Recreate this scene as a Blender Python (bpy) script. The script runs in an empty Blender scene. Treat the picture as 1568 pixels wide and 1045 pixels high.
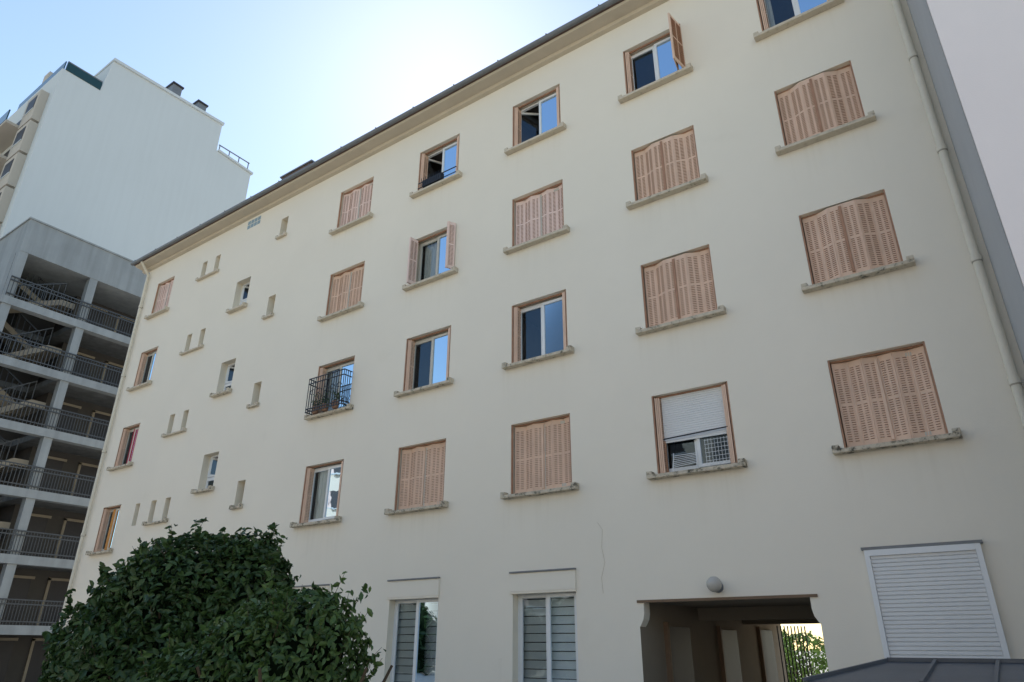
import bpy, math, random
import numpy as np
from mathutils import Vector, Matrix
random.seed(7); rng=np.random.default_rng(5)
R=math.radians
scene=bpy.context.scene
scene.view_settings.view_transform='Standard'; scene.view_settings.look='None'
scene.view_settings.exposure=0; scene.view_settings.gamma=1

# ---------------------------------------------------------------- materials
def newmat(name):
    m=bpy.data.materials.new(name); m.use_nodes=True
    nt=m.node_tree; bs=nt.nodes['Principled BSDF']
    return m,nt,bs
def mat_rough(name,col,rough=0.85,var=0.08,scale=1.5,bump=0.15,bscale=60,spec=0.3,streak=0,metal=0,stain=0):
    m,nt,bs=newmat(name); N=nt.nodes; L=nt.links
    bs.inputs['Roughness'].default_value=rough; bs.inputs['Specular IOR Level'].default_value=spec
    bs.inputs['Metallic'].default_value=metal
    tc=N.new('ShaderNodeTexCoord')
    n1=N.new('ShaderNodeTexNoise'); n1.inputs['Scale'].default_value=scale; n1.inputs['Detail'].default_value=5
    n1.inputs['Roughness'].default_value=0.65
    L.new(tc.outputs['Object'],n1.inputs['Vector'])
    cr=N.new('ShaderNodeValToRGB'); cr.color_ramp.elements[0].position=.3; cr.color_ramp.elements[1].position=.7
    cr.color_ramp.elements[0].color=(*[c*(1-var) for c in col],1); cr.color_ramp.elements[1].color=(*[min(1,c*(1+var*.6)) for c in col],1)
    L.new(n1.outputs['Fac'],cr.inputs['Fac']); out=cr.outputs['Color']
    def mul(a,b):
        mx=N.new('ShaderNodeMix'); mx.data_type='RGBA'; mx.blend_type='MULTIPLY'; mx.inputs[0].default_value=1
        L.new(a,mx.inputs[6]); L.new(b,mx.inputs[7]); return mx.outputs[2]
    def stk(sx,sz,lo,hi):
        mp=N.new('ShaderNodeMapping'); mp.inputs['Scale'].default_value=(sx,sx,sz); L.new(tc.outputs['Object'],mp.inputs['Vector'])
        n3=N.new('ShaderNodeTexNoise'); n3.inputs['Scale'].default_value=1.0; n3.inputs['Detail'].default_value=4
        L.new(mp.outputs[0],n3.inputs['Vector'])
        c3=N.new('ShaderNodeMapRange'); c3.inputs[1].default_value=lo; c3.inputs[2].default_value=hi; L.new(n3.outputs['Fac'],c3.inputs[0]); return c3.outputs[0]
    def M2(op,a,b=None,c=None):
        q=N.new('ShaderNodeMath'); q.operation=op; q.use_clamp=False
        for i,v in enumerate((a,b,c)):
            if v is None: continue
            if isinstance(v,(int,float)): q.inputs[i].default_value=v
            else: L.new(v,q.inputs[i])
        return q.outputs[0]
    def darken(fac,colr):
        mx=N.new('ShaderNodeMix'); mx.data_type='RGBA'; L.new(fac,mx.inputs[0]); mx.inputs[6].default_value=(1,1,1,1); mx.inputs[7].default_value=(*colr,1)
        return mx.outputs[2]
    if streak:
        f=M2('SUBTRACT',1.0,stk(3,.18,.35,.6)); out=mul(out,darken(f,(1-streak,1-streak,1-streak*1.05)))
    if stain:
        sp=N.new('ShaderNodeSeparateXYZ'); L.new(tc.outputs['Object'],sp.inputs[0])
        fz=M2('FRACT',M2('MULTIPLY_ADD',sp.outputs['Z'],1/2.82,-4.25/2.82+10))
        mz=M2('POWER',fz,6.0)
        fx=M2('FRACT',M2('MULTIPLY_ADD',sp.outputs['X'],1/3.09,1.015/3.09+20.5))
        mx_=M2('ABSOLUTE',M2('SUBTRACT',fx,.5)); mr=N.new('ShaderNodeMapRange'); mr.inputs[1].default_value=.30; mr.inputs[2].default_value=.24; L.new(mx_,mr.inputs[0])
        s=stk(9,.35,.47,.68)
        xc=M2('GREATER_THAN',sp.outputs['X'],-14.6)
        f=M2('MULTIPLY',M2('MULTIPLY',mz,mr.outputs[0]),M2('MULTIPLY',s,xc))
        f=M2('MULTIPLY',f,stain); q=N.new('ShaderNodeClamp'); L.new(f,q.inputs[0])
        out=mul(out,darken(q.outputs[0],(.62,.58,.50)))
        n5=N.new('ShaderNodeTexNoise'); n5.inputs['Scale'].default_value=.9; n5.inputs['Detail'].default_value=3; L.new(tc.outputs['Object'],n5.inputs['Vector'])
        r5=N.new('ShaderNodeMapRange'); r5.inputs[1].default_value=.66; r5.inputs[2].default_value=.74; r5.inputs[4].default_value=.3; L.new(n5.outputs['Fac'],r5.inputs[0])
        out=mul(out,darken(r5.outputs[0],(.93,.925,.91)))
    L.new(out,bs.inputs['Base Color'])
    if bump:
        n2=N.new('ShaderNodeTexNoise'); n2.inputs['Scale'].default_value=bscale; n2.inputs['Detail'].default_value=3
        L.new(tc.outputs['Object'],n2.inputs['Vector'])
        bp=N.new('ShaderNodeBump'); bp.inputs['Strength'].default_value=bump; bp.inputs['Distance'].default_value=.01
        L.new(n2.outputs['Fac'],bp.inputs['Height']); L.new(bp.outputs[0],bs.inputs['Normal'])
    return m
M={}
M['wall']=mat_rough('cream_render',(.865,.795,.675),.92,.03,.35,.25,90,.15,stain=.14)
M['reveal']=mat_rough('cream_reveal',(.84,.755,.615),.92,.05,2,.1,90,.15)
M['wing']=mat_rough('pale_white_render',(.90,.82,.79),.92,.03,.5,.2,80,.15)
M['wingside']=mat_rough('grey_render',(.46,.46,.46),.9,.05,.8,.1,60,.2)
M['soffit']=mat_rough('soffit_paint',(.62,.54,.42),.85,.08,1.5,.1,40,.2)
M['roof']=mat_rough('roof_tile',(.16,.11,.09),.8,.2,4,.2,30,.2)
M['zinc']=mat_rough('zinc_metal',(.20,.21,.22),.5,.15,3,.05,40,.5,metal=.3)
M['shedroof']=mat_rough('standing_seam_metal',(.085,.095,.11),.45,.2,3,.05,40,.5,metal=.3)
M['pipe']=mat_rough('painted_downpipe',(.74,.68,.56),.6,.06,3,0,1,.4)
M['pipecol']=mat_rough('pipe_collar',(.42,.38,.31),.6,.1,3,0,1,.4)
M['sh_or']=mat_rough('salmon_shutter',(.80,.565,.42),.6,.10,2.2,.05,60,.35)
M['sh_pk']=mat_rough('pink_shutter',(.86,.66,.58),.6,.06,3,.05,60,.35)
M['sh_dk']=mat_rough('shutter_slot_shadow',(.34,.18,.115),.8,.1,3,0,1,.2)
M['rust']=mat_rough('shutter_edge_brown',(.43,.24,.155),.7,.2,6,0,1,.3)
M['pvc']=mat_rough('white_pvc',(.80,.81,.81),.35,.02,2,0,1,.5)
M['wood']=mat_rough('old_white_frame',(.60,.57,.50),.5,.08,4,0,1,.4)
M['roller']=mat_rough('roller_shutter_white',(.78,.78,.77),.5,.03,3,0,1,.4)
M['blind']=mat_rough('blind_slat_white',(.82,.82,.80),.6,.03,3,0,1,.3)
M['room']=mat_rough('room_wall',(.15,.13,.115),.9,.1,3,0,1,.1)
M['curtain']=mat_rough('net_curtain',(.70,.68,.64),.9,.05,3,0,1,.1)
M['redcurt']=mat_rough('red_curtain',(.42,.06,.09),.9,.1,3,0,1,.1)
M['orcurt']=mat_rough('orange_curtain',(.62,.30,.10),.9,.1,3,0,1,.1)
M['iron']=mat_rough('black_iron',(.02,.022,.03),.5,.1,3,0,1,.5)
M['plas']=mat_rough('white_wire',(.75,.75,.75),.4,.03,3,0,1,.5)
M['dark']=mat_rough('dark_paint',(.035,.032,.035),.5,.1,3,0,1,.4)
M['conc']=mat_rough('light_concrete',(.31,.335,.35),.9,.12,.5,.1,20,.2,streak=.15)
M['concd']=mat_rough('weathered_concrete',(.18,.19,.195),.9,.15,.8,.1,20,.2,streak=.2)
M['paving']=mat_rough('passage_paving',(.25,.24,.22),.9,.12,.5,.1,20,.2)
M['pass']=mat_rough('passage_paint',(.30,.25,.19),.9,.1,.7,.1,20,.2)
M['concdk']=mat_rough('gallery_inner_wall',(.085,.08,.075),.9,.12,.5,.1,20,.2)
M['stair']=mat_rough('stair_concrete',(.32,.28,.22),.9,.1,.7,.1,20,.2)
M['rail']=mat_rough('gallery_railing_paint',(.06,.068,.078),.5,.1,3,0,1,.4)
M['tower']=mat_rough('tower_white_render',(.60,.64,.65),.9,.03,.08,.05,10,.2,streak=.02)
M['towerb']=mat_rough('tower_beige',(.50,.46,.40),.9,.05,.2,.05,10,.2)
M['teal']=mat_rough('tinted_balcony_glass',(.012,.05,.055),.15,.1,1,0,1,.6)
M['wood_d']=mat_rough('door_paint',(.20,.13,.08),.6,.1,3,0,1,.3)
M['bark']=mat_rough('bark',(.10,.075,.05),.9,.2,12,.4,40,.1)
M['opp']=mat_rough('opposite_render',(.78,.70,.58),.9,.06,.3,.1,20,.2)
def sillmat():
    m,nt,bs=newmat('sill_concrete'); N=nt.nodes; L=nt.links; bs.inputs['Roughness'].default_value=.9
    tc=N.new('ShaderNodeTexCoord')
    n=N.new('ShaderNodeTexNoise'); n.inputs['Scale'].default_value=8; n.inputs['Detail'].default_value=8; n.inputs['Roughness'].default_value=.75
    L.new(tc.outputs['Object'],n.inputs['Vector'])
    g=N.new('ShaderNodeNewGeometry'); sp=N.new('ShaderNodeSeparateXYZ'); L.new(g.outputs['Position'],sp.inputs[0])
    mr=N.new('ShaderNodeMapRange'); mr.inputs[1].default_value=14; mr.inputs[2].default_value=3; mr.inputs[3].default_value=-.10; mr.inputs[4].default_value=.05
    L.new(sp.outputs['Z'],mr.inputs[0]); ad=N.new('ShaderNodeMath'); L.new(n.outputs['Fac'],ad.inputs[0]); L.new(mr.outputs[0],ad.inputs[1])
    cr=N.new('ShaderNodeValToRGB'); e=cr.color_ramp.elements
    e[0].position=.42; e[0].color=(.64,.56,.44,1); e[1].position=.64; e[1].color=(.08,.075,.055,1)
    x=e.new(.54); x.color=(.54,.47,.36,1)
    L.new(ad.outputs[0],cr.inputs['Fac']); L.new(cr.outputs[0],bs.inputs['Base Color'])
    bp=N.new('ShaderNodeBump'); bp.inputs['Strength'].default_value=.4; bp.inputs['Distance'].default_value=.01; L.new(n.outputs['Fac'],bp.inputs['Height']); L.new(bp.outputs[0],bs.inputs['Normal'])
    return m
M['sill']=sillmat()
def glassmat():
    m=bpy.data.materials.new('window_glass'); m.use_nodes=True; nt=m.node_tree; N=nt.nodes; L=nt.links; N.clear()
    o=N.new('ShaderNodeOutputMaterial'); mx=N.new('ShaderNodeMixShader'); t=N.new('ShaderNodeBsdfTransparent'); t.inputs[0].default_value=(.82,.87,.87,1)
    g=N.new('ShaderNodeBsdfGlossy'); g.inputs['Roughness'].default_value=.015; g.inputs[0].default_value=(.60,.78,.95,1)
    f=N.new('ShaderNodeFresnel'); f.inputs[0].default_value=1.5
    ma=N.new('ShaderNodeMath'); ma.operation='MULTIPLY_ADD'; ma.inputs[1].default_value=1.5; ma.inputs[2].default_value=.04; ma.use_clamp=True
    tc=N.new('ShaderNodeTexCoord'); n=N.new('ShaderNodeTexNoise'); n.inputs['Scale'].default_value=1.6; L.new(tc.outputs['Object'],n.inputs['Vector'])
    bp=N.new('ShaderNodeBump'); bp.inputs['Strength'].default_value=.12; bp.inputs['Distance'].default_value=.02
    L.new(n.outputs['Fac'],bp.inputs['Height']); L.new(bp.outputs[0],g.inputs['Normal'])
    L.new(f.outputs[0],ma.inputs[0]); L.new(ma.outputs[0],mx.inputs[0]); L.new(t.outputs[0],mx.inputs[1]); L.new(g.outputs[0],mx.inputs[2]); L.new(mx.outputs[0],o.inputs[0])
    return m
M['glass']=glassmat()
def leafmat(name,dk,lt):
    m,nt,bs=newmat(name); N=nt.nodes; L=nt.links; bs.inputs['Roughness'].default_value=.42; bs.inputs['Specular IOR Level'].default_value=.4
    g=N.new('ShaderNodeNewGeometry'); tc=N.new('ShaderNodeTexCoord')
    n=N.new('ShaderNodeTexNoise'); n.inputs['Scale'].default_value=2.2; n.inputs['Detail'].default_value=2; L.new(tc.outputs['Object'],n.inputs['Vector'])
    ad=N.new('ShaderNodeMath'); ad.operation='MULTIPLY_ADD'; ad.inputs[1].default_value=.55; L.new(g.outputs['Random Per Island'],ad.inputs[0])
    sb=N.new('ShaderNodeMath'); sb.operation='MULTIPLY_ADD'; sb.inputs[1].default_value=1.1; sb.inputs[2].default_value=-.32; L.new(n.outputs['Fac'],sb.inputs[0]); L.new(sb.outputs[0],ad.inputs[2])
    cr=N.new('ShaderNodeValToRGB'); e=cr.color_ramp.elements; e[0].position=.15; e[0].color=(*dk,1); e[1].position=.95; e[1].color=(*lt,1)
    L.new(ad.outputs[0],cr.inputs[0]); L.new(cr.outputs[0],bs.inputs['Base Color'])
    tr=N.new('ShaderNodeBsdfTranslucent'); L.new(cr.outputs[0],tr.inputs[0]); mx=N.new('ShaderNodeMixShader'); mx.inputs[0].default_value=.25
    L.new(bs.outputs[0],mx.inputs[1]); L.new(tr.outputs[0],mx.inputs[2]); L.new(mx.outputs[0],N['Material Output'].inputs[0])
    return m
M['leaf']=leafmat('bush_leaf',(.026,.058,.018),(.088,.155,.045))
M['leafb']=leafmat('bush_leaf_fresh',(.040,.085,.024),(.125,.205,.055))
M['leaf2']=leafmat('sunny_leaf',(.06,.12,.02),(.18,.30,.06))
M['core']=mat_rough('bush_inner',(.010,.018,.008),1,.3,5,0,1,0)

# ---------------------------------------------------------------- mesh builder
class B:
    def __init__(s): s.v=[]; s.f=[]; s.m=[]; s.mats=[]
    def mi(s,k):
        if k not in s.mats: s.mats.append(k)
        return s.mats.index(k)
    def face(s,pts,k):
        n=len(s.v); s.v+= [tuple(p) for p in pts]; s.f.append(tuple(range(n,n+len(pts)))); s.m.append(s.mi(k))
    def hexa(s,b,t,k):
        n=len(s.v); s.v+=[tuple(p) for p in b]+[tuple(p) for p in t]; q=len(b)
        fs=[tuple(n+i for i in reversed(range(q))),tuple(n+q+i for i in range(q))]+[(n+i,n+(i+1)%q,n+q+(i+1)%q,n+q+i) for i in range(q)]
        s.f+=fs; s.m+=[s.mi(k)]*len(fs)
    def box(s,x0,x1,y0,y1,z0,z1,k):
        x0,x1=min(x0,x1),max(x0,x1); y0,y1=min(y0,y1),max(y0,y1); z0,z1=min(z0,z1),max(z0,z1)
        s.hexa([(x0,y0,z0),(x1,y0,z0),(x1,y1,z0),(x0,y1,z0)],[(x0,y0,z1),(x1,y0,z1),(x1,y1,z1),(x0,y1,z1)],k)
    def prismy(s,poly,y0,y1,k): # poly in xz
        s.hexa([(x,y0,z) for x,z in poly],[(x,y1,z) for x,z in poly],k)
    def prismx(s,poly,x0,x1,k): # poly in yz
        s.hexa([(x0,y,z) for y,z in poly],[(x1,y,z) for y,z in poly],k)
    def cyl(s,p0,p1,r,k,n=10,r2=None):
        p0=Vector(p0); p1=Vector(p1); d=(p1-p0).normalized(); a=d.orthogonal().normalized(); b=d.cross(a); r2=r if r2 is None else r2
        c=[(math.cos(2*math.pi*i/n),math.sin(2*math.pi*i/n)) for i in range(n)]
        s.hexa([p0+a*r*x+b*r*y for x,y in c],[p1+a*r2*x+b*r2*y for x,y in c],k)
    def sphere(s,c,r,k,n=16,m=10,sq=(1,1,1)):
        base=len(s.v)
        for j in range(m+1):
            t=math.pi*j/m
            for i in range(n):
                p=2*math.pi*i/n; s.v.append((c[0]+r*sq[0]*math.sin(t)*math.cos(p),c[1]+r*sq[1]*math.sin(t)*math.sin(p),c[2]+r*sq[2]*math.cos(t)))
        for j in range(m):
            for i in range(n):
                s.f.append((base+j*n+i,base+(j+1)*n+i,base+(j+1)*n+(i+1)%n,base+j*n+(i+1)%n)); s.m.append(s.mi(k))
    def done(s,name,parent=None,bevel=0,smooth=False):
        me=bpy.data.meshes.new(name); me.from_pydata(s.v,[],s.f)
        for k in s.mats: me.materials.append(M[k])
        me.polygons.foreach_set('material_index',s.m)
        if smooth: me.polygons.foreach_set('use_smooth',[True]*len(s.f))
        me.validate(); me.update()
        o=bpy.data.objects.new(name,me); scene.collection.objects.link(o)
        if parent: o.parent=parent
        if bevel:
            b=o.modifiers.new('bevel','BEVEL'); b.width=bevel; b.segments=2; b.limit_method='ANGLE'
        return o
def empty(name):
    o=bpy.data.objects.new(name,None); scene.collection.objects.link(o); return o

# ================================================================ MAIN BUILDING
bld=empty('apartment_building')
XL,XR=-25.05,0.72; ZT=15.15; DEP=8.2
col={'A':(-1.69,-.34),'B':(-4.68,-3.29),'C':(-7.77,-6.38),'D':(-10.9,-9.49),'E':(-14.09,-12.7),'I':(-24.15,-23.02)}
row={4:(12.72,14.13),3:(9.89,11.29),2:(7.05,8.47),1:(4.32,5.75)}
ops=[]  # (x0,x1,z0,z1,depth)
for c in 'ABCDEI':
    for r in row: ops.append((*col[c],*row[r],.26))
F=(-16.89,-16.55); frow={4:(13.54,14.25),3:(10.70,11.41),2:(7.87,8.58),1:(5.02,5.73)}
for r in frow: ops.append((*F,*frow[r],.3))
G=(-18.80,-18.06); grow=[(11.45,12.52),(8.59,9.66),(5.67,6.74)]
for z in grow: ops.append((*G,*z,.28))
hrow={4:(13.38,14.06),3:(10.55,11.23),2:(7.72,8.40),1:(4.98,5.66)}
for r in hrow:
    for x in [(-21.20,-20.92),(-20.42,-20.14)]+([(-22.1,-21.85)] if r==1 else []): ops.append((*x,*hrow[r],.3))
gops=[(-7.71,-6.37,.15,2.54,.24),(-10.84,-9.5,.15,2.54,.24),(-14.2,-12.75,.15,2.54,.24),(-18.5,-17.2,.15,2.4,.24)]
ent=(-5.2,-2.43,0.0,2.31)
w=B()
allops=ops+gops+[(*ent,0)]
xs=sorted({XL,XR}|{o[0] for o in allops}|{o[1] for o in allops}); zs=sorted({-.3,ZT}|{o[2] for o in allops}|{o[3] for o in allops})
for i in range(len(xs)-1):
    for j in range(len(zs)-1):
        cx,cz=(xs[i]+xs[i+1])/2,(zs[j]+zs[j+1])/2
        if any(o[0]<cx<o[1] and o[2]<cz<o[3] for o in allops): continue
        w.face([(xs[i],0,zs[j]),(xs[i+1],0,zs[j]),(xs[i+1],0,zs[j+1]),(xs[i],0,zs[j+1])],'wall')
wo=w.done('facade_wall',bld)
import bmesh
bm=bmesh.new(); bm.from_mesh(wo.data); bmesh.ops.remove_doubles(bm,verts=bm.verts,dist=1e-4); bm.to_mesh(wo.data); bm.free()
w=B()
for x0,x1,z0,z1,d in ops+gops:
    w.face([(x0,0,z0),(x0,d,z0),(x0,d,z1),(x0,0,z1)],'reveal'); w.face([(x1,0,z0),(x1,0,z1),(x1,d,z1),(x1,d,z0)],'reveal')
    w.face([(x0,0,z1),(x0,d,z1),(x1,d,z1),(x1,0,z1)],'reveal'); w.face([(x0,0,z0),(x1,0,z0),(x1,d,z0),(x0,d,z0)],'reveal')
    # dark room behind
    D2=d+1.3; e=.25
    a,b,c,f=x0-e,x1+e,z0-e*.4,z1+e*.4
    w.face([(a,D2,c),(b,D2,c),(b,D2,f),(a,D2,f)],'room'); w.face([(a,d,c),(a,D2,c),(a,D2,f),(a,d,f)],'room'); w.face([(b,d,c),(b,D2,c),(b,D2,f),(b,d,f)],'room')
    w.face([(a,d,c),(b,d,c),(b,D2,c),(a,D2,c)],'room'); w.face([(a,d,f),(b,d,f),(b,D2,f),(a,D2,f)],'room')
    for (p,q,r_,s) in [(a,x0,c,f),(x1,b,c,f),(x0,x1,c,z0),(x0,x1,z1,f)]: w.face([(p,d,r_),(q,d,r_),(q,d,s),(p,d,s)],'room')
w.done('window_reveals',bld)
# envelope: gable, back, roof
w=B()
w.face([(XL,0,-.3),(XL,DEP,-.3),(XL,DEP,ZT),(XL,0,ZT)],'wall')
for a,b,c,d in [(XL,-5.2,-.3,ZT),(-2.43,XR,-.3,ZT),(-5.2,-2.43,2.2,ZT)]: w.face([(a,DEP,c),(b,DEP,c),(b,DEP,d),(a,DEP,d)],'wall')
w.done('outer_walls',bld)
w=B()
w.prismx([(-.50,15.16),(-.40,15.30),(4.1,17.0),(8.7,15.3),(8.7,15.16)],XL-.45,XR+.0,'roof')
w.done('roof',bld)
w=B()
w.prismx([(0.0,14.95),(-.10,14.98),(-.12,15.06),(-.40,15.09),(-.42,15.15),(0,15.15)],XL-.38,XR,'soffit')
w.prismx([(DEP+.01,15.0),(DEP+.4,15.09),(DEP+.4,15.15),(DEP+.01,15.15)],XL-.38,XR,'soffit')
w.prismy([(XL,15.0),(XL-.36,15.1),(XL-.36,15.15),(XL,15.15)],.002,DEP-.002,'soffit')
w.done('eaves_soffit',bld)
w=B() # half round gutter
pts=[(-.50+.07*math.cos(t),15.22+.07*math.sin(t)) for t in np.linspace(math.pi,2*math.pi,9)]
w.prismx(pts+[(-.43,15.24),(-.57,15.24)],XL-.5,XR,'zinc')
x=XL-.2
while x<XR: w.box(x,x+.03,-.585,-.42,15.235,15.26,'zinc'); x+=1.45
w.done('gutter',bld)
w=B(); w.box(-16.7,-15.25,-.38,1.4,15.3,15.56,'roof'); w.box(-16.75,-15.2,-.42,1.45,15.56,15.61,'zinc'); w.done('roof_hatch',bld)

# sills
w=B()
def sill(x0,x1,z,ext=.15,pro=.15,h=.075):
    w.box(x0-ext,x1+ext,-pro,-.001,z-h,z-.012,'sill')
    w.box(x0+.001,x1-.001,0,.25,z-.012,z+.012,'sill')
    for a,b in [(x0-ext,x0-ext+.10),(x1+ext-.10,x1+ext)]: w.box(a,b,-pro+.003,-.001,z-.0115,z+.05,'sill')
for c in 'ABCDEI':
    for r in row: sill(*col[c],row[r][0])
for z in grow: sill(*G,z[0],.1)
for r in frow: sill(*F,frow[r][0],.07,.1,.06)
for r in hrow: sill(-21.2 if r!=1 else -21.2,-20.14,hrow[r][0],.1,.11,.06)
w.done('window_sills',bld,bevel=.008)

# shutters
sh=B()
def leaf(p0,p1,z0,z1,k,slots=True,sides=(1,),cols=2,th=.018):
    p0=Vector((*p0,0)); p1=Vector((*p1,0)); d=(p1-p0); Ln=d.length; d/=Ln; n=Vector((d.y,-d.x,0))
    a=p0; b=p1; t=n*th
    sh.hexa([(*(a)[:2],z0),(*(b)[:2],z0),(*(b-t)[:2],z0),(*(a-t)[:2],z0)],[(*(a)[:2],z1),(*(b)[:2],z1),(*(b-t)[:2],z1),(*(a-t)[:2],z1)],k)
    for sd in sides:
        nn=n*sd; base=p0 if sd==1 else p0-t
        # rolled stiles
        for u in (0.012,Ln-.012):
            c=base+d*u
            q=[c-d*.010,c+d*.010,c+d*.010+nn*.008,c-d*.010+nn*.008]
            sh.hexa([(v.x,v.y,z0+.01) for v in q],[(v.x,v.y,z1-.01) for v in q],k)
        if not slots: continue
        cw=(Ln-.04)/cols
        for ci in range(cols):
            u0=.025+ci*cw+.010; u1=u0+cw-.034
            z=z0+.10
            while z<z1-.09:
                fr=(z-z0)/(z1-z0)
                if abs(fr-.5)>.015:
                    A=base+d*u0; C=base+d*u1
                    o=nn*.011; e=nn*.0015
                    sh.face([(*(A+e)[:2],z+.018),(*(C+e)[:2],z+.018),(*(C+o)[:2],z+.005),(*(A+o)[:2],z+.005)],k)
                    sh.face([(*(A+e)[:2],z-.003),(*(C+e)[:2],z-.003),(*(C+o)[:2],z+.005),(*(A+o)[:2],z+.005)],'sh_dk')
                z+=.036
def jambs(c,r,k='rust',y=.0):
    x0,x1=col[c]; z0,z1=row[r]
    sh.box(x0+.001,x0+.025,y+.012,y+.05,z0+.02,z1-.002,k); sh.box(x1-.025,x1-.001,y+.012,y+.05,z0+.02,z1-.002,k)
    sh.box(x0+.026,x1-.026,.10,.14,z1-.03,z1-.002,k)
def closed(c,r,k,bulge=0,n=6):
    x0,x1=col[c]; z0,z1=row[r]; x0+=.03; x1-=.03; z0+=.03; z1-=.035
    jambs(c,r)
    pts=[]
    for i in range(n+1):
        u=i/n; y=.125+(.030 if i%2 else -.022)+random.uniform(-.008,.008)
        if bulge: y-=bulge*(1-abs(u-.5)/.5)
        pts.append((x0+(x1-x0)*u,y))
    for i in range(n): leaf(pts[i],pts[i+1],z0,z1,k)
    # closing bar
    sh.box((x0+x1)/2-.014+(-.03),(x0+x1)/2+.0,pts[n//2][1]-.032,pts[n//2][1]-.014,z0+.05,z1-.05,'rust' if bulge else k)
def folded(c,r,k,left=True,right=True):
    x0,x1=col[c]; z0,z1=row[r]; jambs(c,r)
    for s,on in ((0,left),(1,right)):
        if not on: continue
        for i in range(3):
            if s==0: xx=x0+.03+i*.028; leaf((xx+.016,.215),(xx+.016,.02+.01*i),z0+.03,z1-.04,k,sides=(-1,),th=.014)
            else: xx=x1-.03-i*.028; leaf((xx-.016,.02+.01*i),(xx-.016,.215),z0+.03,z1-.04,k,sides=(-1,),th=.014)
closed('A',1,'sh_or'); closed('A',2,'sh_or',.16); closed('A',3,'sh_or',.17)
closed('B',2,'sh_or',.13); closed('B',3,'sh_or',.13)
closed('C',1,'sh_or'); closed('C',3,'sh_pk')
closed('D',1,'sh_or'); closed('E',3,'sh_or'); closed('E',4,'sh_pk'); closed('I',4,'sh_pk')
folded('A',4,'sh_or'); folded('B',1,'sh_or'); folded('C',2,'sh_or'); folded('C',4,'sh_or'); folded('D',2,'sh_or'); folded('D',4,'sh_or')
folded('E',1,'sh_or'); folded('E',2,'sh_or',True,False); folded('I',1,'sh_or'); folded('I',2,'sh_or'); folded('I',3,'sh_or')
folded('B',4,'sh_or',True,False)
# B4 right leaves swung outward, D3 both sides
z0,z1=row[4]; x=col['B'][1]
leaf((x-.03,.03),(x-.10,-.42),z0+.06,z1-.03,'sh_or',sides=(1,-1)); leaf((x-.16,-.05),(x-.105,-.43),z0+.06,z1-.03,'sh_or',sides=(1,-1))
jambs('D',3); z0,z1=row[3]; x0,x1=col['D']
leaf((x1-.02,.03),(x1-.07,-.20),z0+.05,z1-.03,'sh_pk',sides=(1,-1)); leaf((x1-.09,-.21),(x1+.03,-.03),z0+.05,z1-.03,'sh_pk',sides=(1,-1))
leaf((x0+.02,.03),(x0+.05,-.20),z0+.05,z1-.03,'sh_pk',sides=(1,-1)); leaf((x0+.10,.05),(x0+.06,-.20),z0+.05,z1-.03,'sh_pk',sides=(1,-1))
sh.done('folding_shutters',bld)

# windows
wf=B(); gl=B(); cu=B()
def sash(h,ang,wd,z0,z1,k,dirn=1,fw=.055):
    """hinge at h=(x,y), opens inward by ang; dirn=1 extends +x"""
    d=Vector((dirn*math.cos(ang),math.sin(ang),0)); n=Vector((-d.y,d.x,0))*.045
    def bar(u0,u1,a,b):
        p=Vector((*h,0))+d*u0; q=Vector((*h,0))+d*u1
        wf.hexa([(p.x,p.y,a),(q.x,q.y,a),(q.x+n.x,q.y+n.y,a),(p.x+n.x,p.y+n.y,a)],[(p.x,p.y,b),(q.x,q.y,b),(q.x+n.x,q.y+n.y,b),(p.x+n.x,p.y+n.y,b)],k)
    bar(0,fw,z0,z1); bar(wd-fw,wd,z0,z1); bar(fw,wd-fw,z0,z0+fw); bar(fw,wd-fw,z1-fw,z1)
    p=Vector((*h,0))+d*fw+n*.5; q=Vector((*h,0))+d*(wd-fw)+n*.5
    gl.face([(p.x,p.y,z0+fw),(q.x,q.y,z0+fw),(q.x,q.y,z1-fw),(p.x,p.y,z1-fw)],'glass')
def window(x0,x1,z0,z1,y=.20,k='pvc',la=0,ra=0,n=2,fr=.045,curt=None,transom=None):
    wf.box(x0+.001,x0+fr,y,y+.06,z0+.013,z1-.001,k); wf.box(x1-fr,x1-.001,y,y+.06,z0+.013,z1-.001,k)
    wf.box(x0+fr,x1-fr,y,y+.06,z1-fr,z1-.001,k); wf.box(x0+fr,x1-fr,y,y+.06,z0+.013,z0+fr+.012,k)
    a,b,c,d=x0+fr+.002,x1-fr-.002,z0+fr+.014,z1-fr-.002
    if n==2:
        m=(a+b)/2
        sash((a,y-.012),la,m-a-.001,c,d,k,1); sash((b,y-.012),ra,b-m-.001,c,d,k,-1)
        if not la and not ra: wf.box(m-.02,m+.02,y-.022,y-.0125,c,d,k)
    else: sash((a,y-.012),la,b-a,c,d,k,1)
    if curt:
        for (u0,u1,kk) in curt:
            p=a+(b-a)*u0; q=a+(b-a)*u1; N=max(6,int((q-p)/.025)); 
            pr=None
            for i in range(N+1):
                off=-.045 if kk in('redcurt','orcurt') else .12
                xx=p+(q-p)*i/N; yy=y+off+(.022 if off>0 else .012)*math.sin(i*1.3+p*7)
                if pr: cu.face([(pr[0],pr[1],c),(xx,yy,c),(xx,yy,d),(pr[0],pr[1],d)],kk)
                pr=(xx,yy)
def win(c,r,**k):
    x0,x1=col[c]; z0,z1=row[r]; window(x0+.03,x1-.03,z0+.012,z1-.03,**k)
win('A',4,curt=[(.0,.12,'curtain')]); win('B',4,la=R(0),ra=R(0)); win('C',4,la=R(38))
win('D',4,la=R(60)); win('D',3,k='wood',curt=[(.05,.48,'curtain'),(.52,.97,'curtain')])
win('C',2); win('D',2,k='wood',curt=[(.62,1,'curtain')]); win('E',2,k='wood',curt=[(.0,.3,'curtain')])
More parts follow.
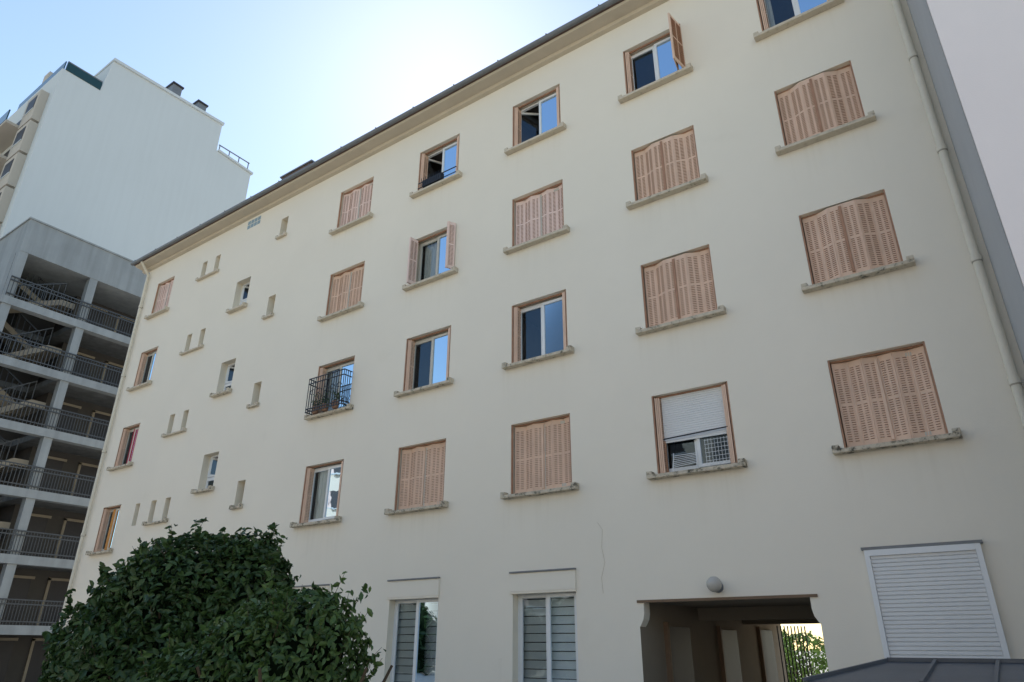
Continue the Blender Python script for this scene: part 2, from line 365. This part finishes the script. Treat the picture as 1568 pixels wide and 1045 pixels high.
win('E',1,curt=[(.04,.35,'curtain'),(.7,.98,'curtain')]); win('B',1)
win('I',1,k='wood',curt=[(.3,.62,'orcurt')]); win('I',2,k='wood',curt=[(.42,.95,'redcurt')]); win('I',3,k='wood',curt=[(.5,.98,'curtain')])
for c,r in [('A',1),('A',2),('A',3),('B',2),('B',3),('C',1),('C',3),('D',1),('E',3),('E',4),('I',4)]: win(c,r,k='wood')
for r in frow: window(*F,*frow[r],y=.25,n=1,k='wood',fr=.03)
for i,z in enumerate(grow):
    window(G[0],G[1],z[0],z[0]+.42,y=.22,n=1,k='pvc'); window(G[0],G[1],z[0]+.422,z[1],y=.22,n=1,la=R(55) ,k='pvc')
for r in hrow:
    for x in [(-21.20,-20.92),(-20.42,-20.14)]+([(-22.1,-21.85)] if r==1 else []): window(*x,*hrow[r],y=.25,n=1,k='wood',fr=.03)
# ground floor french windows with inner slatted blinds
bl=B()
for g in gops:
    window(g[0],g[1],g[2],g[3],y=.17,k='pvc',fr=.05)
    z=g[2]+.1
    while z<g[3]-.1:
        bl.prismx([(.250,z),(.254,z-.002),(.274,z+.128),(.270,z+.130)],g[0]+.06,g[1]-.06,'blind'); z+=.145
bl.done('slatted_blinds',bld)
# header boxes over ground windows
hb=B()
for g in gops[:3]:
    hb.box(g[0]-.04,g[1]+.01,-.035,-.001,2.545,2.86,'wall'); hb.box(g[0]-.05,g[1]+.02,-.06,-.001,2.861,2.89,'zinc')
    hb.box(g[0]-.04,g[1]+.01,-.034,.10,2.50,2.5445,'reveal')
hb.done('window_headers',bld,bevel=.004)
# roller blind B1
rl=B(); x0,x1=col['B']; z0,z1=row[1]
z=z0+.60; 
while z<z1-.02: rl.prismx([(.13,z),(.122,z+.006),(.122,z+.034),(.13,z+.040),(.14,z+.04),(.14,z)],x0+.13,x1-.13,'roller'); z+=.0405
rl.box(x0+.12,x1-.12,.115,.145,z0+.565,z0+.598,'pvc')
for xx in (x0+.125,x1-.15): rl.box(xx,xx+.025,.11,.15,z0+.02,z0+.60,'rust')
rl.cyl((x0+.14,.05,z0+.62),(x1-.10,.05,z0+.66),.012,'iron')
# A0 roller
X0,X1=-1.69,-.31
rl.box(X0,X1,-.05,-.001,1.1,2.86,'pvc')
rl.box(X0-.03,X1+.03,-.09,-.001,2.862,2.90,'zinc')
z=1.12
while z<2.76: rl.prismx([(-.051,z),(-.066,z+.008),(-.066,z+.044),(-.051,z+.05)],X0+.07,X1-.07,'roller'); z+=.052
for xx in (X0+.0,X1-.065): rl.box(xx,xx+.065,-.085,-.051,1.12,2.86,'pvc')
rl.box(X0+.066,X1-.066,-.09,-.051,2.78,2.86,'pvc')
rl.done('roller_shutters',bld)
wf.done('window_frames',bld); gl.done('window_panes',bld); cu.done('curtains',bld)

# balcony grille E2 + flowerbox D4 + drying rack B1
ir=B(); x0,x1=col['E']; z0,_=row[2]; zt=z0+.95
for z in (z0+.04,z0+.12,zt-.14,zt):
    ir.box(x0+.02,x1-.02,-.27,-.25,z,z+.022,'iron')
    for xx in (x0+.02,x1-.04): ir.box(xx,xx+.02,-.2495,-.002,z,z+.022,'iron')
n=15
for i in range(n+1):
    xx=x0+.02+(x1-x0-.06)*i/n; ir.cyl((xx+.01,-.26,z0+.03),(xx+.01,-.26,zt),.010,'iron',6)
for xx in (x0+.03,x1-.03):
    for yy in (-.2,-.13,-.06): ir.cyl((xx,yy,z0+.03),(xx,yy,zt),.010,'iron',6)
for i in range(5):
    cx=x0+.2+i*.25; cz=z0+.55
    for k in range(14):
        t0=k/14*5.5; t1=(k+1)/14*5.5; r0=.11*(1-k/18); r1=.11*(1-(k+1)/18)
        ir.cyl((cx+r0*math.cos(t0),-.262,cz+r0*math.sin(t0)),(cx+r1*math.cos(t1),-.262,cz+r1*math.sin(t1)),.009,'iron',5)
for xx in (x0+.25,x0+.62,x0+1.0): ir.cyl((xx,-.13,z0+.02),(xx,-.13,z0+.20),.075,'rust',12,.095)
ir.done('wrought_iron_grille',bld)
ir=B(); x0,x1=col['D']; z0,_=row[4]
ir.box(x0+.28,x0+.95,-.13,-.02,z0+.06,z0+.26,'iron'); ir.box(x0+.05,x1-.03,-.05,-.03,z0+.30,z0+.32,'iron'); ir.box(x0+.05,x1-.03,-.05,-.03,z0+.14,z0+.155,'iron')
for i in range(10): xx=x0+.25+i*.075; ir.box(xx,xx+.01,-.145,-.135,z0+.05,z0+.34,'iron')
ir.done('window_box_railing',bld)
ir=B(); x0,x1=col['B']; z0,_=row[1]
for i in range(7): ir.cyl((x0+.28,.02+i*.012,z0+.10+i*.035),(x0+.70,.02+i*.012,z0+.13+i*.03),.006,'plas',5)
for xx in (x0+.28,x0+.70): ir.cyl((xx,.0,z0+.02),(xx,.1,z0+.36),.008,'plas',5)
for i in range(8): ir.box(x1-.52+i*.055,x1-.515+i*.055,.03,.036,z0+.04,z0+.50,'plas')
for i in range(7): ir.box(x1-.53,x1-.12,.037,.043,z0+.06+i*.07,z0+.066+i*.07,'plas')
ir.done('clothes_drying_rack',bld)

# glass-block vent
M['gb']=mat_rough('glass_block',(.30,.42,.50),.2,.1,4,0,1,.6)
gv=B()
for i in range(4):
    for j in range(2): gv.box(-18.80+i*.18,-18.645+i*.18,-.006,-.001,14.56+j*.165,14.70+j*.165,'gb')
gv.done('glass_block_vent',bld)

# pipes
pp=B()
def downpipe(x,y,z0,z1,r,joints,k='pipe'):
    pp.cyl((x,y,z0),(x,y,z1),r,k,16)
    for z in joints: pp.cyl((x,y,z),(x,y,z+.09),r+.012,k,16); pp.cyl((x,y,z-.02),(x,y,z-.001),r+.006,'pipecol',16); pp.box(x-.02,x+.02,y,-.001,z+.02,z+.05,'pipecol')
downpipe(.56,-.10,0,15.1,.062,[2.0,4.85,6.75,8.75,10.7,12.9])
downpipe(XL+.13,-.09,0,14.7,.05,[2,4.9,7.7,10.5,13.3]); pp.cyl((XL+.13,-.09,14.7),(XL+.13,-.45,15.15),.05,'pipe',12)
pp.done('downpipes',bld,smooth=False)
# cracks
ck=B(); p=[(-5.89,3.63),(-5.80,3.5),(-5.83,3.2),(-5.78,2.95),(-5.86,2.7),(-5.84,2.45)]
for a,b in zip(p,p[1:]): ck.hexa([(a[0],-.004,a[1]),(a[0]+.006,-.004,a[1]),(a[0]+.006,-.001,a[1]),(a[0],-.001,a[1])],[(b[0],-.004,b[1]),(b[0]+.006,-.004,b[1]),(b[0]+.006,-.001,b[1]),(b[0],-.001,b[1])],'soffit')
ck.done('wall_crack',bld)

# passage
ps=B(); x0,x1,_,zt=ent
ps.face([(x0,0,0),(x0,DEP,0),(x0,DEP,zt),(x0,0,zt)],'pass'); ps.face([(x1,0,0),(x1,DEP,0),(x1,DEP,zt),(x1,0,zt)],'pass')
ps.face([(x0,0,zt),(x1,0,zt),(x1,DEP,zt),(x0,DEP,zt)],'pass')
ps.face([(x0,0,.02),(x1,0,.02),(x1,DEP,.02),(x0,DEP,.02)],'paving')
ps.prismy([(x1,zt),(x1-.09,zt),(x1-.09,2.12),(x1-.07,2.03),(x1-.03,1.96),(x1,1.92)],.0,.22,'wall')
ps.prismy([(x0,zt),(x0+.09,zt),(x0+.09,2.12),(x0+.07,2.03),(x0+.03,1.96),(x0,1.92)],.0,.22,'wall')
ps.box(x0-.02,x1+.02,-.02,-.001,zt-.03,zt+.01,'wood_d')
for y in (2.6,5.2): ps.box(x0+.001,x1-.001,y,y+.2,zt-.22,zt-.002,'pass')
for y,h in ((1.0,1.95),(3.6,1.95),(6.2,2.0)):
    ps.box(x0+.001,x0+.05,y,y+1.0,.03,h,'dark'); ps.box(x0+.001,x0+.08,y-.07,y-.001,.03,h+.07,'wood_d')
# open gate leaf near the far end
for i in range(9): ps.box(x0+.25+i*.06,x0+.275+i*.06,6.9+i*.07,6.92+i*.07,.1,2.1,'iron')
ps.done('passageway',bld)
lp=B(); lp.cyl((-3.84,-.001,2.47),(-3.84,-.05,2.47),.085,'zinc',20); lp.cyl((-3.84,-.05,2.45),(-3.84,-.10,2.47),.05,'zinc',14)
M['opal']=mat_rough('opal_glass',(.50,.47,.42),.25,.05,5,0,1,.5)
lp.sphere((-3.84,-.17,2.50),.115,'opal'); lo=lp.done('wall_lamp',bld,smooth=True)

# ================================================================ WING at right
wg=empty('neighbouring_wing')
w=B(); w.box(.722,14,-3.0,8,-.3,22,'wing'); w.done('wing_wall',wg)
w=B(); w.face([(.718,-2.99,-.3),(.718,-.001,-.3),(.718,-.001,22),(.718,-2.99,22)],'wingside'); w.done('wing_side_cladding',wg)

# ================================================================ GALLERY BUILDING
gb=empty('gallery_access_building'); w=B()
gx,gy0,gy1=-36.0,-1.31,10.0
w.box(-47,gx,gy0,gy1,19.1,20.9,'conc')
w.box(-46.9,gx+.06,gy0-.06,gy1,20.9,20.98,'conc')
w.box(-47,-36.5,gy0,gy0+.25,14.0,19.1,'conc')
levels=[16.65,13.8,10.95,8.1,5.25,2.4]
for z in levels:
    w.box(-36.4,gx+.05,gy0-.1,gy1,z-.38,z,'conc')
    w.box(-47,-36.401,2.0,gy1,z-.30,z-.01,'concd'); w.box(-47,-36.401,gy0-.1,-.95,z-.38,z,'concd'); w.box(-47,-39.7,-.949,1.999,z-.3,z-.01,'concd')
for y in (gy0,2.0,6.2): w.box(gx-.42,gx-.02,y,y+.38,-.3,19.1,'conc')
for x in (-41,-46.5): w.box(x,x+.35,gy0,gy0+.35,-.3,14,'concd')
w.done('frame',gb)
w=B()
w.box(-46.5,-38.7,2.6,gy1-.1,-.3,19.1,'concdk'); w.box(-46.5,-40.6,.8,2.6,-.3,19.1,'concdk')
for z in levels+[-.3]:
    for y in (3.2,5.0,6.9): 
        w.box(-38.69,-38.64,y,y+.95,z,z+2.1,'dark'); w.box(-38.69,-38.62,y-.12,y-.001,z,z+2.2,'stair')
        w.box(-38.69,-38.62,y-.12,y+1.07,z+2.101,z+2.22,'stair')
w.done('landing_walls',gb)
w=B()
for i,z in enumerate(levels+[-.45]):
    h=2.85 
    if i==0: h=2.2
    w.prismx([(-.9,z),(1.3,z+h/2),(1.3,z+h/2-.30),(-.9,z-.30)],-38.0,-36.8,'stair')
    w.prismx([(1.3,z+h/2),(-.9,z+h),(-.9,z+h-.30),(1.3,z+h/2-.30)],-39.4,-38.2,'stair')
    w.box(-39.4,-36.8,1.301,1.95,z+h/2-.3,z+h/2,'stair')
    for xx in (-36.78,-38.18):
        s=1 if xx>-37 else -1; za,zb=(z,z+h/2) if s==1 else (z+h,z+h/2)
        w.prismx([(-.9,za+.95),(1.3,zb+.95),(1.3,zb+.89),(-.9,za+.89)],xx,xx+.05,'rail')
        for k in range(9): t=k/8; w.box(xx,xx+.03,-.9+2.17*t,-.87+2.17*t,za+(zb-za)*t,za+(zb-za)*t+.92,'rail')
w.done('stairs',gb)
w=B()
for z in levels:
    for dz in (1.0,.82,.12): w.box(gx+.0,gx+.05,gy0,gy1,z+dz,z+dz+.05,'rail')
    y=gy0
    while y<gy1: w.box(gx+.01,gx+.035,y,y+.025,z,z+1.0,'rail'); y+=.13 if y>2 else .16
    if z<14:
        for dz in (1.0,.82,.12): w.box(-47,gx,gy0-.08,gy0-.04,z+dz,z+dz+.05,'rail')
        x=-47
        while x<gx: w.box(x,x+.025,gy0-.07,gy0-.05,z,z+1.0,'rail'); x+=.16
w.done('railings',gb)

# ================================================================ TOWER
tw=empty('apartment_tower'); w=B(); tx=-50.0; ty=1.27
w.prismx([(ty,-.3),(ty,41.2),(4.0,41.2),(4.3,44.5),(14.0,45.0),(14.0,42.1),(17.6,41.8),(17.6,-.3)],-66,tx,'tower')
w.prismx([(4.25,44.5),(4.25,44.75),(14.1,45.25),(14.1,45.0)],-66,tx+.15,'tower')
w.prismx([(14.12,42.1),(14.12,42.3),(17.75,42.0),(17.75,41.8)],-66,tx+.15,'tower')
w.done('tower_walls',tw)
w=B()
w.box(tx-.12,tx+.05,ty+.2,4.0,41.2,41.95,'teal'); w.box(-58,tx,ty+.05,ty+.12,41.2,41.95,'teal')
w.box(tx-.1,tx+.06,ty+.2,4.0,41.95,42.05,'zinc')
for y,h in ((9.2,1.1),(11.6,.9)):
    w.box(tx-1.5,tx-.3,y,y+.8,45.2,45.2+h,'zinc'); w.box(tx-1.6,tx-.2,y-.1,y+.9,45.2+h,45.35+h,'dark')
for y in (14.3,15.3,16.3,17.3): w.cyl((tx-.2,y,42),(tx-.2,y,43),.05,'zinc',6)
w.box(tx-.25,tx-.15,14.2,17.4,42.95,43.02,'zinc')
w.done('rooftop_details',tw)
w=B()
for i in range(15):
    z=-1+i*2.9
    if z>39: break
    w.box(-58.0,-53.2,-.1,ty-.001,z,z+.22,'towerb'); w.box(-57.9,-53.3,-.12,-.04,z+.24,z+1.2,'teal')
    w.box(-57.6,-53.8,ty-.02,ty-.002,z+.4,z+2.4,'dark')
    w.box(-53.1,-50.9,ty-.55,ty-.001,z-.2,z+2.5,'towerb'); w.box(-52.7,-51.3,ty-.58,ty-.551,z+.9,z+2.1,'dark'); w.box(-52.75,-51.25,ty-.6,ty-.551,z+.82,z+.895,'tower')
    w.box(-64,-58.5,-.1,ty-.001,z,z+.22,'towerb'); w.box(-63.9,-58.6,-.12,-.04,z+.24,z+1.2,'teal'); w.box(-63,-59,ty-.02,ty-.002,z+.4,z+2.4,'dark')
w.box(-58,-53,ty+.5,5,41.2,43.4,'towerb'); w.box(-57,-56,2,3,43.4,45,'towerb')
w.done('balconies',tw)

# ================================================================ OPPOSITE BUILDING (behind camera)
ob=empty('opposite_apartment_building'); w=B()
w.box(-60,-14,-44,-31,-.3,21,'opp'); w.box(-60.4,-13.6,-44.4,-30.5,21,21.3,'zinc'); w.box(-13.9,30,-44,-31,-.3,12,'opp'); w.box(-13.5,30,-44.4,-30.5,12,12.3,'zinc')
for i in range(6):
    for j in range(24):
        x=-57+j*3.6; z=1.2+i*3.0
        if (x>-15.6 and z>9.5) or -16<x<-13: continue
        w.box(x,x+1.3,-30.995,-30.96,z,z+1.4,'dark'); w.box(x-.1,x+1.4,-30.95,-30.8,z-.12,z-.001,'tower')
        w.box(x-.5,x-.02,-30.995,-30.95,z,z+1.4,'sh_pk')
w.done('walls_and_windows',ob)

# ================================================================ bin shelter
bs=empty('bin_shelter'); w=B()
rz,ez=1.51,1.385
P={'rl':(-1.05,-4.1,rz),'rr':(2.2,-4.1,rz),'fl':(-1.45,-5.25,ez),'fr':(2.2,-5.25,ez),'bl':(-1.45,-3.1,ez),'br':(2.2,-3.1,ez)}
w.face([P['fl'],P['fr'],P['rr'],P['rl']],'shedroof'); w.face([P['bl'],P['rl'],P['rr'],P['br']],'shedroof'); w.face([P['fl'],P['rl'],P['bl']],'shedroof')
w.box(-1.45,2.2,-5.25,-3.1,ez-.10,ez-.004,'shedroof')
def seam(a,b,h=.025,wd=.012):
    a=Vector(a); b=Vector(b); d=(b-a).normalized(); s=d.cross(Vector((0,0,1))).normalized()*wd
    u=Vector((0,0,h)); w.hexa([a-s,a+s,a+s+u,a-s+u],[b-s,b+s,b+s+u,b-s+u],'shedroof')
x=-.7
while x<2.2: seam((x,-5.25,ez),(x,-4.1,rz)); seam((x,-3.1,ez),(x,-4.1,rz)); x+=.42
seam(P['rl'],P['rr'],.03,.02); seam(P['fl'],P['rl']); seam(P['bl'],P['rl'])
w.done('metal_roof',bs)
w=B(); w.box(-1.3,2.1,-5.1,-3.25,0,ez-.101,'wood_d')
for i in range(22): w.box(-1.28+i*.152,-1.16+i*.152,-5.13,-5.101,.05,ez-.15,'wood_d')
w.done('slatted_body',bs)

# ================================================================ foliage
def leaves(name,centers,normals,size,mat,parent,asp=.5):
    n=len(centers); rv=rng.normal(size=(n,3)); nn=normals+rv*.55; nn/=np.linalg.norm(nn,axis=1)[:,None]
    t=np.cross(nn,rng.normal(size=(n,3))); t/=np.linalg.norm(t,axis=1)[:,None]; b=np.cross(nn,t)
    s=size*rng.uniform(.55,1.3,size=(n,1)); L=t*s; W=b*s*asp*.5; fold=nn*s*.12
    v=np.empty((n,6,3)); c=centers
    v[:,0]=c-L*.5; v[:,1]=c-L*.1+W-0*fold+fold; v[:,2]=c+L*.28+W*.8+fold; v[:,3]=c+L*.55-fold*.8; v[:,4]=c+L*.28-W*.8+fold; v[:,5]=c-L*.1-W+fold
    me=bpy.data.meshes.new(name); me.vertices.add(n*6); me.vertices.foreach_set('co',v.reshape(-1))
    idx=np.empty((n,2,4),dtype=np.int32); base=np.arange(n)*6
    idx[:,0]=np.stack([base,base+1,base+2,base+3],1); idx[:,1]=np.stack([base,base+3,base+4,base+5],1)
    me.loops.add(n*8); me.loops.foreach_set('vertex_index',idx.reshape(-1)); me.polygons.add(n*2)
    me.polygons.foreach_set('loop_start',np.arange(n*2)*4); me.polygons.foreach_set('loop_total',np.full(n*2,4))
    me.materials.append(M[mat]); me.update(); me.validate()
    o=bpy.data.objects.new(name,me); scene.collection.objects.link(o); o.parent=parent; return o
def bush(name,blobs,n_leaf,size,mat='leaf',shoots=160,core=.78,amp=.16):
    E=empty(name)
    cs=[];ns=[]
    bl=[(np.array(c),np.array(r)) for c,r in blobs]
    wts=np.array([r[0]*r[1]+r[0]*r[2] for c,r in bl]); wts/=wts.sum()
    for (c,r),wt in zip(bl,wts):
        m=int(n_leaf*wt); d=rng.normal(size=(m,3)); d/=np.linalg.norm(d,axis=1)[:,None]
        K=70; kd=rng.normal(size=(K,3)); kd/=np.linalg.norm(kd,axis=1)[:,None]; ka=rng.uniform(-1.1,1,size=K)*amp
        dots=d@kd.T; f=1+(np.exp((dots-1)*35)*ka).sum(1)
        rad=f*(1-np.abs(rng.normal(size=m))*.11)
        p=c+d*r*rad[:,None]
        keep=np.ones(m,bool)
        for (c2,r2) in bl:
            if c2 is c: continue
            keep&=(((p-c2)/r2)**2).sum(1)>.72
        keep&=p[:,2]>.08
        cs.append(p[keep]); nd=d/r; nd/=np.linalg.norm(nd,axis=1)[:,None]; ns.append(nd[keep]+np.array([0,0,.35]))
    surf=np.concatenate(cs); sn=np.concatenate(ns)
    st=B(); ex=[];exn=[]
    pick=rng.choice(len(surf),shoots,replace=False)
    for i in pick:
        p=surf[i]; n_=sn[i]/np.linalg.norm(sn[i])
        d=n_*.7+np.array([0,0,.8])*rng.uniform(.3,1)+rng.normal(size=3)*.25; d/=np.linalg.norm(d); ln=rng.uniform(.08,.28)
        q=p+d*ln; st.cyl(p-d*.15,q,.004,'bark',4,.0015)
        m=int(ln/.022)+3; tt=rng.uniform(0,1,size=m); ex.append(p+np.outer(tt,d*ln)+rng.normal(size=(m,3))*.022); exn.append(rng.normal(size=(m,3))+d)
    allc=np.concatenate([surf]+ex); alln=np.concatenate([sn]+exn); alln/=np.linalg.norm(alln,axis=1)[:,None]
    leaves('foliage',allc,alln,size,mat,E)
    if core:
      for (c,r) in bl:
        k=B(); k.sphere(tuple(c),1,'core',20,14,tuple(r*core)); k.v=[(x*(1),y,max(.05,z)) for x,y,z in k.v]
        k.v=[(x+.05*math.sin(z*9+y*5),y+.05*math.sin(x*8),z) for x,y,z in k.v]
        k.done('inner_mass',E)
    c0=bl[0][0]
    for i in range(6):
        a=i/6*6.28; st.cyl((c0[0]+.08*math.cos(a),c0[1]+.08*math.sin(a),0),(c0[0]+.8*math.cos(a),c0[1]+.8*math.sin(a),c0[2]*1.1),.04,'bark',7,.012)
    st.done('branches',E)
    return E
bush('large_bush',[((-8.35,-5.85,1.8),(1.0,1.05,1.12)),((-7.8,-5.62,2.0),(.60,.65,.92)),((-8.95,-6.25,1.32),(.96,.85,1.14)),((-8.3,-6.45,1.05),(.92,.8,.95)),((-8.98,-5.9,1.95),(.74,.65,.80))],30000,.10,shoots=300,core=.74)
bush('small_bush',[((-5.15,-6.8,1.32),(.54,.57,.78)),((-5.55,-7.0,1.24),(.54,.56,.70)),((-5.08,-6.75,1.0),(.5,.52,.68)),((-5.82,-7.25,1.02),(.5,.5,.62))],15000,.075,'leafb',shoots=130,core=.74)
pc=np.array([[col['E'][0]+u,-.14,row[2][0]+.3] for u in (.25,.62,1.0)]); pcs=np.repeat(pc,70,axis=0)+rng.normal(size=(210,3))*np.array([.09,.05,.10])
leaves('potted_plants',pcs,rng.normal(size=(210,3)),.07,'leafb',bld)
# greenery past the passage
bush('garden_tree',[((-8.2,22,1.1),(1.3,1.0,1.2)),((-10.5,24,1.4),(1.5,1.0,1.5))],5000,.16,'leaf2',60,core=0)
bush('added_reflection_hedge',[((-44+i*4.2,-27.5,1.9),(2.5,1.2,1.9+.4*(i%3))) for i in range(10)],7000,.45,'leaf',20,core=.85,amp=.1)  # unseen hedge added behind the camera, gives ground windows a darker, greenish reflection

# ground
m=M['ground']=mat_rough('courtyard_gravel',(.48,.44,.38),.95,.12,.8,.3,50,.2)
w=B(); w.face([(-900,-900,0),(900,-900,0),(900,900,0),(-900,900,0)],'ground'); w.done('ground')
M['lawn']=mat_rough('lawn_grass',(.06,.10,.03),.95,.3,3,.5,60,.1)
w=B(); w.face([(-13,-8.2,.004),(-4.6,-8.2,.004),(-4.6,-4.4,.004),(-13,-4.4,.004)],'lawn'); w.done('lawn')

# ================================================================ light, sky, camera
az=R(-42.5); el=R(45)
sdir=Vector((math.sin(az)*math.cos(el),math.cos(az)*math.cos(el),math.sin(el)))
wd=bpy.data.worlds.new('World'); scene.world=wd; wd.use_nodes=True; nt=wd.node_tree
sky=nt.nodes.new('ShaderNodeTexSky'); sky.sky_type='NISHITA'; sky.sun_disc=False; sky.sun_elevation=el; sky.sun_rotation=az
sky.air_density=1.4; sky.dust_density=.2; sky.ozone_density=1.0
bg=nt.nodes['Background']; bg.inputs[1].default_value=.2; nt.links.new(sky.outputs[0],bg.inputs[0])
sl=bpy.data.lights.new('sun','SUN'); sl.energy=5; sl.angle=R(.5); sl.color=(1,.95,.87)
so=bpy.data.objects.new('sun',sl); scene.collection.objects.link(so); so.rotation_euler=sdir.to_track_quat('Z','Y').to_euler()
cam=bpy.data.cameras.new('camera'); cam.sensor_width=36; cam.lens=36*1052.1/1568; cam.clip_end=3000; cam.clip_start=.05
co=bpy.data.objects.new('camera',cam); scene.collection.objects.link(co)
co.matrix_world=Matrix.Translation((0,-11.03,1.6))@Matrix.Rotation(R(35.11),4,'Z')@Matrix.Rotation(R(90+24.06),4,'X')@Matrix.Rotation(R(.27),4,'Z')
scene.camera=co
